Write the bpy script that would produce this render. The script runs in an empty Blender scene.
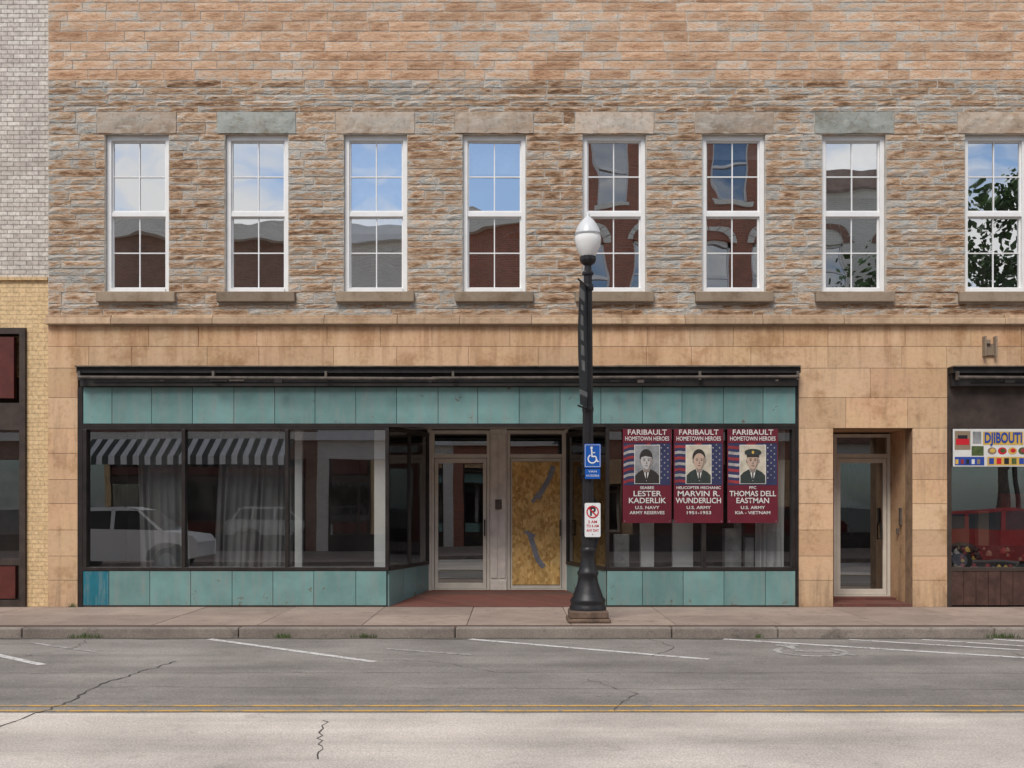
import bpy, math, random
from mathutils import Vector, Matrix
random.seed(7)
R=random.random
def U(a,b): return a+(b-a)*R()
scene=bpy.context.scene
COL=scene.collection

# ------------------------------------------------------------------ helpers
def empty(name,loc=(0,0,0)):
    o=bpy.data.objects.new(name,None); o.location=loc; o.empty_display_size=.2
    COL.objects.link(o); return o
class MB:
    def __init__(s): s.v=[];s.f=[];s.m=[];s.c=[]
    def face(s,pts,m=0,c=(.5,.5,.5)):
        n=len(s.v); s.v+= [tuple(p) for p in pts]; s.f.append(tuple(range(n,n+len(pts)))); s.m.append(m); s.c.append(c)
    def box(s,x0,x1,y0,y1,z0,z1,m=0,c=None):
        if c is None: c=(R(),R(),R())
        n=len(s.v)
        s.v+=[(x0,y0,z0),(x1,y0,z0),(x1,y1,z0),(x0,y1,z0),(x0,y0,z1),(x1,y0,z1),(x1,y1,z1),(x0,y1,z1)]
        for q in ((0,1,5,4),(1,2,6,5),(2,3,7,6),(3,0,4,7),(4,5,6,7),(3,2,1,0)):
            s.f.append(tuple(n+i for i in q)); s.m.append(m); s.c.append(c)
    def obox(s,p0,p1,t,z0,z1,m=0,c=None,z0b=None,off=0):
        if c is None: c=(R(),R(),R())
        d=Vector((p1[0]-p0[0],p1[1]-p0[1])).normalized(); nx,ny=-d.y,d.x
        a=off-t/2; b=off+t/2
        if z0b is None: z0b=z0
        P=[(p0[0]+nx*a,p0[1]+ny*a),(p1[0]+nx*a,p1[1]+ny*a),(p1[0]+nx*b,p1[1]+ny*b),(p0[0]+nx*b,p0[1]+ny*b)]
        zz=[z0,z0b,z0b,z0]
        n=len(s.v)
        s.v+=[(P[i][0],P[i][1],zz[i]) for i in range(4)]+[(p[0],p[1],z1) for p in P]
        for q in ((0,1,5,4),(1,2,6,5),(2,3,7,6),(3,0,4,7),(4,5,6,7),(3,2,1,0)):
            s.f.append(tuple(n+i for i in q)); s.m.append(m); s.c.append(c)
    def lathe(s,prof,cx,cy,seg=24,m=0,rib=0):
        n=len(s.v)
        for r,z in prof:
            for i in range(seg):
                a=2*math.pi*i/seg; rr=r*(1-(rib if i%2 else 0))
                s.v.append((cx+rr*math.cos(a),cy+rr*math.sin(a),z))
        for j in range(len(prof)-1):
            for i in range(seg):
                k=(i+1)%seg
                s.f.append((n+j*seg+i,n+j*seg+k,n+(j+1)*seg+k,n+(j+1)*seg+i)); s.m.append(m); s.c.append((.5,.5,.5))
    def tube(s,a,b,r,seg=8,m=0,r2=None):
        a=Vector(a);b=Vector(b);d=(b-a).normalized(); r2=r if r2 is None else r2
        u=d.orthogonal().normalized(); w=d.cross(u); n=len(s.v)
        for P,rr in ((a,r),(b,r2)):
            for i in range(seg):
                t=2*math.pi*i/seg; s.v.append(tuple(P+rr*(math.cos(t)*u+math.sin(t)*w)))
        for i in range(seg):
            k=(i+1)%seg; s.f.append((n+i,n+k,n+seg+k,n+seg+i)); s.m.append(m); s.c.append((.5,.5,.5))
        s.f.append(tuple(n+i for i in reversed(range(seg)))); s.m.append(m); s.c.append((.5,.5,.5))
        s.f.append(tuple(n+seg+i for i in range(seg))); s.m.append(m); s.c.append((.5,.5,.5))
    def build(s,name,mats,parent=None,smooth=False,bevel=0):
        me=bpy.data.meshes.new(name); me.from_pydata(s.v,[],s.f)
        for m in mats: me.materials.append(m)
        me.polygons.foreach_set("material_index",s.m)
        ca=me.color_attributes.new(name="Col",type='FLOAT_COLOR',domain='CORNER')
        buf=[]
        for f,c in zip(s.f,s.c):
            if isinstance(c,list):
                for q in c: buf+=[q[0],q[1],q[2],1.0]
            else: buf+= [c[0],c[1],c[2],1.0]*len(f)
        ca.data.foreach_set("color",buf)
        if smooth: me.polygons.foreach_set("use_smooth",[True]*len(s.f))
        me.update()
        o=bpy.data.objects.new(name,me); COL.objects.link(o)
        if parent: o.parent=parent
        if bevel:
            b=o.modifiers.new("bevel",'BEVEL'); b.width=bevel; b.segments=2; b.limit_method='ANGLE'
        return o

# ------------------------------------------------------------------ materials
class NT:
    def __init__(s,name):
        s.mat=bpy.data.materials.new(name); s.mat.use_nodes=True; s.t=s.mat.node_tree; s.t.nodes.clear()
        s.out=s.t.nodes.new('ShaderNodeOutputMaterial'); s.tc=s.t.nodes.new('ShaderNodeTexCoord')
    def n(s,k,**kw):
        o=s.t.nodes.new(k)
        for a,b in kw.items(): setattr(o,a,b)
        return o
    def l(s,a,b): s.t.links.new(a,b)
    def val(s,sock,v):
        if isinstance(v,bpy.types.NodeSocket): s.l(v,sock)
        else: sock.default_value=v
    def map(s,sc=(1,1,1),loc=(0,0,0)):
        m=s.n('ShaderNodeMapping'); m.inputs['Scale'].default_value=sc; m.inputs['Location'].default_value=loc
        s.l(s.tc.outputs['Object'],m.inputs[0]); return m.outputs[0]
    def noise(s,sc=(1,1,1),scale=1,detail=6,rough=.6,loc=(0,0,0),dist=0):
        x=s.n('ShaderNodeTexNoise'); x.inputs['Scale'].default_value=scale; x.inputs['Detail'].default_value=min(detail,4)
        x.inputs['Roughness'].default_value=rough; x.inputs['Distortion'].default_value=dist
        s.l(s.map(sc,loc),x.inputs['Vector']); return x.outputs['Fac']
    def math(s,op,a,b=0.0,c=None):
        m=s.n('ShaderNodeMath',operation=op); s.val(m.inputs[0],a); s.val(m.inputs[1],b)
        if c is not None: s.val(m.inputs[2],c)
        return m.outputs[0]
    def ramp(s,fac,stops):
        r=s.n('ShaderNodeValToRGB'); e=r.color_ramp.elements
        while len(e)<len(stops): e.new(.5)
        for i,(p,c) in enumerate(stops):
            e[i].position=p; e[i].color=(c[0],c[1],c[2],1) if not isinstance(c,(int,float)) else (c,c,c,1)
        s.l(fac,r.inputs[0]); return r.outputs[0]
    def mix(s,f,a,b,mode='MIX'):
        m=s.n('ShaderNodeMix',data_type='RGBA',blend_type=mode)
        s.val(m.inputs[0],f)
        for i,v in ((6,a),(7,b)):
            if isinstance(v,tuple): m.inputs[i].default_value=(v[0],v[1],v[2],1)
            else: s.l(v,m.inputs[i])
        return m.outputs[2]
    def attr(s):
        a=s.n('ShaderNodeAttribute',attribute_name="Col"); x=s.n('ShaderNodeSeparateColor'); s.l(a.outputs['Color'],x.inputs[0]); return x.outputs
    def tint(s,col,fac,amt):
        k=s.math('MULTIPLY_ADD',fac,amt*2,1-amt)
        g=s.n('ShaderNodeCombineColor')
        for i in range(3): s.l(k,g.inputs[i])
        return s.mix(1.0,col,g.outputs[0],'MULTIPLY')
    def z(s):
        x=s.n('ShaderNodeSeparateXYZ'); s.l(s.tc.outputs['Object'],x.inputs[0]); return x.outputs[2]
    def bsdf(s,col,rough=.8,bump=None,dist=.01,metal=0,spec=.5,coat=0):
        b=s.n('ShaderNodeBsdfPrincipled'); 
        if isinstance(col,tuple): b.inputs['Base Color'].default_value=(col[0],col[1],col[2],1)
        else: s.l(col,b.inputs['Base Color'])
        s.val(b.inputs['Roughness'],rough); b.inputs['Metallic'].default_value=metal
        b.inputs['Specular IOR Level'].default_value=spec
        if bump is not None:
            u=s.n('ShaderNodeBump'); u.inputs['Distance'].default_value=dist; u.inputs['Strength'].default_value=1
            s.l(bump,u.inputs['Height']); s.l(u.outputs[0],b.inputs['Normal'])
        s.l(b.outputs[0],s.out.inputs[0]); return s.mat

def plain(name,c,rough=.6,var=.25,scale=3,metal=0,bump=0,spec=.4,percol=0):
    t=NT(name)
    if var<=.0: return t.bsdf(c,rough,None,0,metal,spec)
    f=t.noise(scale=scale,detail=4)
    d=tuple(x*(1-var) for x in c); h=tuple(min(1,x*(1+var)) for x in c)
    col=t.ramp(f,[(.3,d),(.7,h)])
    if percol: col=t.tint(col,t.attr()[0],percol)
    return t.bsdf(col,rough,f if bump else None,bump,metal,spec)

def m_rough_stone(name,amp=1.0,bias=0.0,stops=None,bump=.032):
    t=NT(name); a=t.attr()
    n1=t.noise((1.5,1.5,6),scale=2.4,detail=4,rough=.72,dist=.25)
    n2=t.noise((.45,.45,.9),scale=1.0,detail=2)
    f=t.math('MULTIPLY_ADD',t.math('SUBTRACT',n1,.5),amp,.5+bias)
    f=t.math('ADD',f,t.math('MULTIPLY',t.math('SUBTRACT',a[0],.5),.17))
    f=t.math('ADD',f,t.math('MULTIPLY',t.math('SUBTRACT',n2,.5),.40))
    f=t.math('ADD',f,t.math('MULTIPLY',t.math('SUBTRACT',a[2],.5),.12))
    col=t.ramp(f,stops or [(.27,(.22,.12,.065)),(.37,(.38,.23,.135)),(.46,(.53,.355,.23)),(.54,(.60,.455,.33)),(.60,(.57,.52,.45)),(.74,(.45,.445,.41))])
    col=t.tint(col,a[1],.13)
    fine=t.noise((2,2,6),scale=10,detail=4,rough=.75)
    col=t.mix(1.0,col,t.ramp(fine,[(.33,.5),(.43,.96),(.7,1.15)]),'MULTIPLY')
    h=t.math('ADD',n1,fine)
    return t.bsdf(col,.92,h,bump,spec=.2)
def m_smooth_stone(name,base=(.58,.38,.21),alt=(.60,.36,.215),streak=.55,percol=.11,zstain=None,pale=(.66,.49,.32),pep=.84,edge=0):
    t=NT(name); a=t.attr()
    n1=t.noise((1,1,1.6),scale=.9,detail=4)
    col=t.mix(t.ramp(n1,[(.35,0.0),(.68,1.0)]),base,alt)
    col=t.mix(t.math('MULTIPLY',a[2],.4),col,pale)
    col=t.tint(col,a[0],percol)
    bl=t.noise(scale=2.1,detail=4,rough=.7,loc=(7,3,1))
    col=t.mix(1.0,col,t.ramp(bl,[(.34,(.74,.68,.62)),(.48,(1,1,1)),(.68,(1.05,1.06,1.08))]),'MULTIPLY')
    st=t.noise((5,5,.5),scale=1.2,detail=4,rough=.7)
    col=t.mix(t.ramp(st,[(.52,0.0),(.80,streak)]),col,(.22,.14,.09))
    if zstain:
        z=t.z(); 
        for z0,z1,amt,c in zstain:
            mr=t.n('ShaderNodeMapRange'); t.l(z,mr.inputs[0]); mr.inputs[1].default_value=z0; mr.inputs[2].default_value=z1; mr.inputs[3].default_value=amt; mr.inputs[4].default_value=0
            k=t.math('MULTIPLY',mr.outputs[0],t.ramp(st,[(.38,.0),(.6,1.0)]))
            col=t.mix(k,col,c)
    sp=t.noise(scale=16,detail=4,rough=.7)
    col=t.mix(1.0,col,t.ramp(sp,[(.28,pep),(.45,1.0),(.7,1.05)]),'MULTIPLY')
    if edge:
        w=t.noise((1.2,1.2,5),scale=2.6,detail=4,rough=.75,loc=(4,0,2))
        col=t.mix(t.ramp(w,[(.55,0.0),(.63,edge)]),col,(.55,.51,.45))
        col=t.mix(t.ramp(w,[(.33,edge),(.41,0.0)]),col,(.34,.19,.11))
    return t.bsdf(col,.85,sp,.006,spec=.25)
def m_brick(name,c1,c2,mort,w=.21,h=.072,bump=.012,blot=.4,dirt=(.12,.1,.08)):
    t=NT(name); s=t.n('ShaderNodeSeparateXYZ'); t.l(t.tc.outputs['Object'],s.inputs[0])
    c=t.n('ShaderNodeCombineXYZ'); t.l(t.math('ADD',s.outputs[0],s.outputs[1]),c.inputs[0]); t.l(s.outputs[2],c.inputs[1])
    b=t.n('ShaderNodeTexBrick'); t.l(c.outputs[0],b.inputs['Vector'])
    b.inputs['Scale'].default_value=1; b.inputs['Brick Width'].default_value=w; b.inputs['Row Height'].default_value=h
    b.inputs['Mortar Size'].default_value=.006; b.inputs['Mortar Smooth'].default_value=.3
    b.inputs['Color1'].default_value=(*c1,1); b.inputs['Color2'].default_value=(*c2,1); b.inputs['Mortar'].default_value=(*mort,1)
    n=t.noise(scale=1.3,detail=4,rough=.7)
    col=t.mix(t.ramp(n,[(.48,0.0),(.8,blot)]),b.outputs['Color'],dirt)
    if bump:
        f=t.noise(scale=22,detail=3)
        col=t.mix(1.0,col,t.ramp(f,[(.3,.75),(.65,1.15)]),'MULTIPLY')
    return t.bsdf(col,.9,t.math('SUBTRACT',1.0,b.outputs['Fac']) if bump else None,bump,spec=.2)
def m_tile(name,c):
    t=NT(name); a=t.attr()
    n=t.noise((1,1,1),scale=2.2,detail=4,rough=.65)
    col=t.ramp(n,[(.3,tuple(x*.84 for x in c)),(.7,tuple(x*1.1 for x in c))])
    col=t.tint(col,a[0],.12)
    st=t.noise((9,9,1.0),scale=1.3,detail=4,rough=.75)
    col=t.mix(t.ramp(st,[(.46,0.0),(.76,.75)]),col,(.26,.27,.245))
    ru=t.noise(scale=5,detail=4,rough=.8)
    mr=t.n('ShaderNodeMapRange'); t.l(t.z(),mr.inputs[0]); mr.inputs[1].default_value=.0; mr.inputs[2].default_value=.35; mr.inputs[3].default_value=.05; mr.inputs[4].default_value=0
    col=t.mix(t.ramp(t.math('ADD',ru,mr.outputs[0]),[(.645,0.0),(.685,.8)]),col,(.13,.075,.04))
    return t.bsdf(col,t.ramp(n,[(.3,.3),(.7,.5)]),n,.004,spec=.4)
def m_glass(name,refl,tint=(1,1,1),wob=.0,wsc=1.5,dirt=.05):
    t=NT(name); g=t.n('ShaderNodeBsdfGlossy'); g.inputs['Roughness'].default_value=.0; g.inputs['Color'].default_value=(.96,.98,1,1)
    tr=t.n('ShaderNodeBsdfTransparent'); tr.inputs[0].default_value=(*tint,1)
    mx=t.n('ShaderNodeMixShader'); mx.inputs[0].default_value=refl
    t.l(tr.outputs[0],mx.inputs[1]); t.l(g.outputs[0],mx.inputs[2]); last=mx
    if dirt:
        d=t.n('ShaderNodeBsdfDiffuse'); d.inputs[0].default_value=(.45,.43,.4,1)
        m2=t.n('ShaderNodeMixShader'); dn=t.noise((1,1,.6),scale=1.7,detail=4,rough=.7)
        t.l(t.ramp(dn,[(.45,.003),(.8,dirt)]),m2.inputs[0]); t.l(mx.outputs[0],m2.inputs[1]); t.l(d.outputs[0],m2.inputs[2]); last=m2
    if wob:
        u=t.n('ShaderNodeBump'); u.inputs['Distance'].default_value=wob; u.inputs['Strength'].default_value=1
        t.l(t.noise(scale=wsc,detail=1,rough=.4),u.inputs['Height']); t.l(u.outputs[0],g.inputs['Normal'])
    t.l(last.outputs[0],t.out.inputs[0]); return t.mat
def m_road(name,k=1.0,tone=(1,1,1)):
    t=NT(name)
    n=t.noise((.12,1.3,1),scale=1.0,detail=4,rough=.6)
    n2=t.noise(scale=.6,detail=4); g=t.noise(scale=60,detail=3,rough=.8)
    T=lambda c: tuple(x*k*y for x,y in zip(c,tone))
    col=t.ramp(n,[(.3,T((.125,.117,.11))),(.5,T((.16,.15,.14))),(.72,T((.20,.187,.174)))])
    col=t.mix(1.0,col,t.ramp(n2,[(.35,.8),(.65,1.13)]),'MULTIPLY')
    sp=t.noise(scale=2.4,detail=4,rough=.8,loc=(3,1,0))
    col=t.mix(t.ramp(sp,[(.58,0.0),(.74,.5)]),col,T((.08,.075,.07)))
    col=t.mix(1.0,col,t.ramp(g,[(.3,.62),(.5,1.0),(.7,1.4)]),'MULTIPLY')
    return t.bsdf(col,.9,g,.005,spec=.25)
def m_conc(name,a_,b_,percol=.12,dark=.6):
    t=NT(name); a=t.attr(); n=t.noise(scale=1.4,detail=4,rough=.7)
    col=t.ramp(n,[(.3,a_),(.7,b_)])
    col=t.tint(col,a[0],percol)
    sp=t.noise(scale=3.1,detail=4,rough=.8,loc=(5,2,0))
    col=t.mix(t.ramp(sp,[(.56,0.0),(.72,dark)]),col,(.09,.08,.07))
    f=t.noise(scale=50,detail=3,rough=.7)
    col=t.mix(1.0,col,t.ramp(f,[(.3,.75),(.7,1.2)]),'MULTIPLY')
    return t.bsdf(col,.88,None,.004,spec=.25)
def m_paint(name,c,wear=.5,under=(.15,.14,.13)):
    t=NT(name); w=t.noise(scale=11,detail=4,rough=.85)
    col=t.mix(t.ramp(w,[(wear-.06,0.0),(wear+.06,.95)]),c,under)
    return t.bsdf(col,.8,None,.002,spec=.3)
def m_osb():
    t=NT("osb_board"); v=t.n('ShaderNodeTexVoronoi'); v.inputs['Scale'].default_value=22
    t.l(t.map((1,1,.6)),v.inputs['Vector']); s=t.n('ShaderNodeSeparateColor'); t.l(v.outputs['Color'],s.inputs[0])
    col=t.ramp(s.outputs[0],[(0,(.46,.25,.07)),(.5,(.66,.40,.13)),(1,(.80,.55,.22))])
    n=t.noise(scale=3,detail=4); col=t.mix(1.0,col,t.ramp(n,[(.3,.75),(.7,1.1)]),'MULTIPLY')
    return t.bsdf(col,.8,None,.003)
def m_stripes(name,c1,c2,period):
    t=NT(name); s=t.n('ShaderNodeSeparateXYZ'); t.l(t.tc.outputs['Object'],s.inputs[0])
    f=t.math('GREATER_THAN',t.math('FRACT',t.math('DIVIDE',s.outputs[0],period)),.5)
    return t.bsdf(t.mix(f,c1,c2),.8)

M=dict(
 rough=m_rough_stone("rough_ashlar"),
 upper=m_rough_stone("upper_ashlar",.75,-.015,[(.27,(.34,.175,.10)),(.38,(.48,.285,.17)),(.46,(.56,.355,.225)),(.55,(.61,.42,.285)),(.62,(.57,.48,.39)),(.76,(.47,.45,.40))],.014),
 smooth=m_smooth_stone("dressed_sandstone",zstain=[(4.7,3.9,.6,(.40,.20,.09)),(0,.8,.65,(.25,.17,.11))]),
 ledge=m_smooth_stone("ledge_stone",(.42,.29,.19),(.52,.36,.23),.75,.15),
 mortar=plain("mortar",(.50,.46,.40),.9,.25,6),
 joint=plain("stone_joint",(.27,.17,.10),.9,.3,6),
 lintA=m_smooth_stone("lintel_tan",(.44,.34,.25),(.42,.39,.34),.4,.2,pale=(.52,.38,.27),pep=.6,edge=.5),
 lintB=m_smooth_stone("lintel_grey",(.29,.31,.28),(.35,.35,.31),.2,.12,pale=(.36,.36,.32),pep=.6,edge=.3),
 sill=m_smooth_stone("sill_stone",(.22,.17,.12),(.30,.23,.16),.6,.2,pale=(.35,.27,.2)),
 white=plain("white_paint",(.80,.79,.77),.45,.05,4),
 cream=plain("aluminium_cream",(.60,.55,.47),.4,.1,4),
 cream2=plain("painted_wood",(.64,.58,.51),.6,.15,5),
 frame=plain("dark_bronze_frame",(.022,.017,.015),.45,.4,5),
 black=plain("black_paint",(.018,.017,.018),.45,.3,6),
 canopy=plain("canopy_metal",(.022,.019,.018),.6,.5,4),
 rust=plain("rusty_pipe",(.10,.08,.065),.6,.5,7),
 cmetal=plain("footing_rust",(.13,.085,.06),.8,.5,7),
 tile=m_tile("teal_tile",(.165,.30,.285)),
 tileb=m_tile("teal_tile_saturated",(.02,.18,.24)),
 gup=m_glass("upper_window_glass",.56,(.8,.85,.85),.0045,1.3,.03),
 glow=m_glass("shop_glass",.26,(.80,.82,.81),.0018,.7,.03),
 glow2=m_glass("side_shop_glass",.38,(.80,.82,.81),.003,.9,.03),
 gdoor=m_glass("door_glass",.25,(.6,.6,.6),.0015,.8,.03),
 gopp=m_glass("opposite_glass",.35,(.3,.3,.3),0,1,0),
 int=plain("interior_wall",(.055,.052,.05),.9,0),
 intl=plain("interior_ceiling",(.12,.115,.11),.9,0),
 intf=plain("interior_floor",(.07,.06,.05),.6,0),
 soffit=plain("entry_soffit",(.42,.41,.39),.8,.15,2),
 curt=plain("sheer_curtain",(.19,.19,.19),.9,.3,1.2),
 curtw=plain("white_curtain",(.75,.75,.75),.9,0),
 wbrick=m_brick("grey_white_brick",(.70,.64,.56),(.54,.47,.41),(.30,.26,.22),.21,.075,.012,.35),
 ybrick=m_brick("painted_yellow_brick",(.72,.52,.29),(.68,.48,.26),(.60,.42,.24),.21,.075,.006,.2,(.35,.22,.1)),
 rbrick=m_brick("red_brick",(.42,.16,.10),(.33,.125,.08),(.36,.29,.24),bump=0),
 bbrick=m_brick("brown_brick",(.34,.18,.125),(.27,.14,.10),(.28,.24,.2),bump=0),
 cbrick=m_brick("cream_brick",(.78,.74,.66),(.72,.67,.6),(.55,.5,.44),.25,.08,0,.15),
 maroon=plain("maroon_panel",(.10,.022,.016),.5,.3,4),
 brown=plain("brown_panel",(.05,.034,.026),.6,.4,4),
 wood=plain("dark_red_wood",(.07,.034,.026),.6,.4,6),
 road=m_road("asphalt",1.42,(1.03,1,.96)), pale=m_road("pale_road_lane",3.3,(1.03,.98,.92)),  # lane beyond the centre line: same road shader in a paler tone
 walk=m_conc("sidewalk_concrete",(.27,.205,.165),(.37,.285,.23)),
 curb=m_conc("curb_concrete",(.18,.15,.13),(.30,.255,.215),.2,.75),
 paver=m_brick("paver_brick",(.17,.065,.05),(.13,.052,.04),(.10,.07,.055),.2,.1,0,.4),
 soil=plain("ground_soil",(.10,.095,.08),.95,.3,.5),
 line=m_paint("white_line",(.62,.60,.57),.56,(.21,.195,.18)),
 lineold=m_paint("white_line_worn",(.46,.44,.41),.50,(.21,.195,.18)),
 yellow=m_paint("yellow_line",(.58,.34,.09),.52,(.26,.22,.17)),
 tar=plain("crack_tar",(.07,.064,.058),.8,.3,9),
 globe=plain("lamp_glass",(.88,.87,.84),.25,.04,4),
 blue=plain("sign_blue",(.01,.10,.42),.4,.05,4),
 signw=plain("sign_white",(.78,.78,.77),.4,.04,4),
 signr=plain("sign_red",(.55,.02,.03),.4,.05,4),
 ink=plain("ink_black",(.015,.015,.018),.6,0),
 osb=m_osb(), tape=plain("duct_tape",(.22,.23,.26),.35,.2,9),
 burg=plain("banner_burgundy",(.13,.010,.022),.55,.15,3),
 navy=plain("banner_navy",(.03,.035,.09),.55,.2,3),
 pw=plain("banner_white",(.66,.64,.60),.6,.08,5),
 fw=plain("flag_white_muted",(.36,.33,.31),.6,.35,8),
 pr=plain("banner_red",(.27,.03,.035),.6,.3,8),
 skin=plain("portrait_skin",(.47,.33,.25),.6,.1,30), skin2=plain("portrait_grey",(.45,.43,.41),.6,.1,30),
 shade=plain("portrait_shade",(.24,.19,.16),.6,.1,30),
 hair=plain("portrait_hair",(.03,.025,.022),.6,.1,20), unif=plain("portrait_uniform",(.03,.04,.035),.6,.2,20),
 pbg=plain("portrait_backdrop",(.52,.46,.36),.6,.3,5), pbg2=plain("portrait_backdrop_grey",(.26,.26,.26),.6,.4,5),
 gold=plain("banner_gold",(.60,.38,.08),.6,.1,5), dblue=plain("banner_blue",(.02,.06,.30),.6,.1,5),
 leaf=plain("leaf",(.06,.11,.03),.7,.4,2,percol=.4), bark=plain("bark",(.10,.08,.06),.9,.4,6),
 carp=plain("car_paint",(.78,.79,.80),.2,0), carr=plain("car_paint_red",(.40,.03,.03),.2,0), carg=plain("car_glass",(.02,.025,.03),.05,0), tyre=plain("tyre",(.02,.02,.02),.8,0),
 awn=m_stripes("striped_awning",(.90,.88,.84),(.07,.08,.07),.42),
 grass=plain("weed_green",(.07,.10,.03),.8,.4,9),
 box1=plain("cardboard",(.25,.18,.12),.8,.1,4),
)

# ------------------------------------------------------------------ wall tools
def backing(mb,x0,x1,z0,z1,ops,y0,y1,m=0):
    zs=sorted({z0,z1}|{z for o in ops for z in (o[2],o[3]) if z0<z<z1})
    for za,zb in zip(zs,zs[1:]):
        zm=(za+zb)/2; cut=sorted((o[0],o[1]) for o in ops if o[2]<zm<o[3])
        x=x0
        for a,b in cut:
            if a>x: mb.box(x,a,y0,y1,za,zb,m)
            x=max(x,b)
        if x<x1: mb.box(x,x1,y0,y1,za,zb,m)
def stones(mb,x0,x1,z0,z1,ops,hr,wr,gap,y,rough,m=0,cell=.13):
    forced=sorted({z0,z1}|{z for o in ops for z in (o[2],o[3]) if z0<z<z1})
    zs=[z0]
    for a,b in zip(forced,forced[1:]):
        hs=[]; t=0
        while t<(b-a)-1e-6:
            h=U(*hr); hs.append(h); t+=h
        if len(hs)>1 and (t-(b-a))>hs[-1]*.5: t-=hs.pop()
        k=(b-a)/t; z=a
        for h in hs: z+=h*k; zs.append(z)
    for za,zb in zip(zs,zs[1:]):
        zm=(za+zb)/2; cut=sorted((o[0],o[1]) for o in ops if o[2]<zm<o[3]); x=x0; iv=[]
        for a,b in cut:
            if a>x: iv.append((x,a))
            x=max(x,b)
        if x<x1: iv.append((x,x1))
        for a,b in iv:
            x=a; first=True
            while x<b-1e-4:
                w=U(*wr)*(.5+.5*R() if first else 1); first=False
                if b-(x+w)<wr[0]*.6: w=b-x
                stone(mb,x+gap/2,x+w-gap/2,za+gap/2,zb-gap/2,y,rough,m,cell); x+=w
def stone(mb,x0,x1,z0,z1,y,rough,m,cell):
    c=(R(),R(),R())
    if rough<=0:
        mb.box(x0,x1,y-.004*R(),.01,z0,z1,m,c); return
    nx=max(2,int((x1-x0)/cell)); nz=2 if z1-z0<.22 else 3
    n=len(mb.v); off=U(0,rough); ed=[]; jt=min(.007,rough*.45)
    for j in range(nz+1):
        for i in range(nx+1):
            e=i in(0,nx) or j in(0,nz)
            px=x0+(x1-x0)*i/nx; pz=z0+(z1-z0)*j/nz
            if e: px+=U(-jt,jt); pz+=U(-jt,jt); py=y-off*.5-U(0,.004)
            else: px+=U(-.3,.3)*cell; pz+=U(-.2,.2)*(z1-z0)/nz; py=y-off-U(0,rough)
            ed.append(1 if e else 0)
            mb.v.append((px,py,pz))
    W=nx+1
    for j in range(nz):
        for i in range(nx):
            q=(j*W+i,j*W+i+1,(j+1)*W+i+1,(j+1)*W+i)
            mb.f.append(tuple(n+k for k in q)); mb.m.append(m); mb.c.append([(c[0],c[1],ed[k]) for k in q])
    per=[i for i in range(W)]+[j*W+nx for j in range(1,nz+1)]+[nz*W+i for i in range(nx-1,-1,-1)]+[j*W for j in range(nz-1,0,-1)]
    b=len(mb.v)
    for p in per:
        q=mb.v[n+p]; mb.v.append((q[0],.01,q[2]))
    L=len(per)
    for k in range(L):
        k2=(k+1)%L; mb.f.append((n+per[k2],n+per[k],b+k,b+k2)); mb.m.append(m); mb.c.append((c[0],c[1],1))

# ================================================================== MAIN BUILDING
bld=empty("stone_commercial_building")
XL,XR=-7.73,17.0; TOP=11.6
WZ0,WZ1=5.25,7.88
wins=[(-6.78,-5.72),(-4.78,-3.73),(-2.80,-1.75),(-.82,.23),(1.18,2.23),(3.17,4.22),(5.17,6.23),(7.55,8.61),(9.55,10.6),(11.55,12.6),(13.55,14.6)]
wop=[(a,b,WZ0,WZ1) for a,b in wins]
lop=[(a-.13,b+.13,7.885,8.25) for a,b in wins]
sop=[(a-.13,b+.13,5.05,5.245) for a,b in wins]
gop=[(-7.23,4.77,-.2,3.98),(5.35,6.67,-.2,2.98),(7.25,15.3,-.2,3.98)]
mb=MB(); backing(mb,XL,XR,4.68,8.78,wop,0,.32); mb.build("wall_backing_rough",[M['mortar']],bld)
mb=MB(); backing(mb,XL,XR,8.78,TOP,[],0,.32,1); backing(mb,XL,XR,0,4.68,gop,0,.32); mb.build("wall_backing_smooth",[M['joint'],M['mortar']],bld)
mb=MB(); stones(mb,XL,XR,4.86,8.78,wop+lop+sop,(.09,.165),(.25,.95),.018,-.004,.017,cell=.11); mb.build("rough_ashlar_courses",[M['rough']],bld)
mb=MB(); stones(mb,XL,XR,8.78,11.2,[],(.14,.185),(.3,.8),.014,-.005,.008,cell=.14); mb.build("upper_courses",[M['upper']],bld)
mb=MB(); stones(mb,XL,XR,.0,4.68,gop,(.40,.46),(.7,1.3),.007,-.010,0); mb.build("dressed_stone_courses",[M['smooth']],bld)
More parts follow.
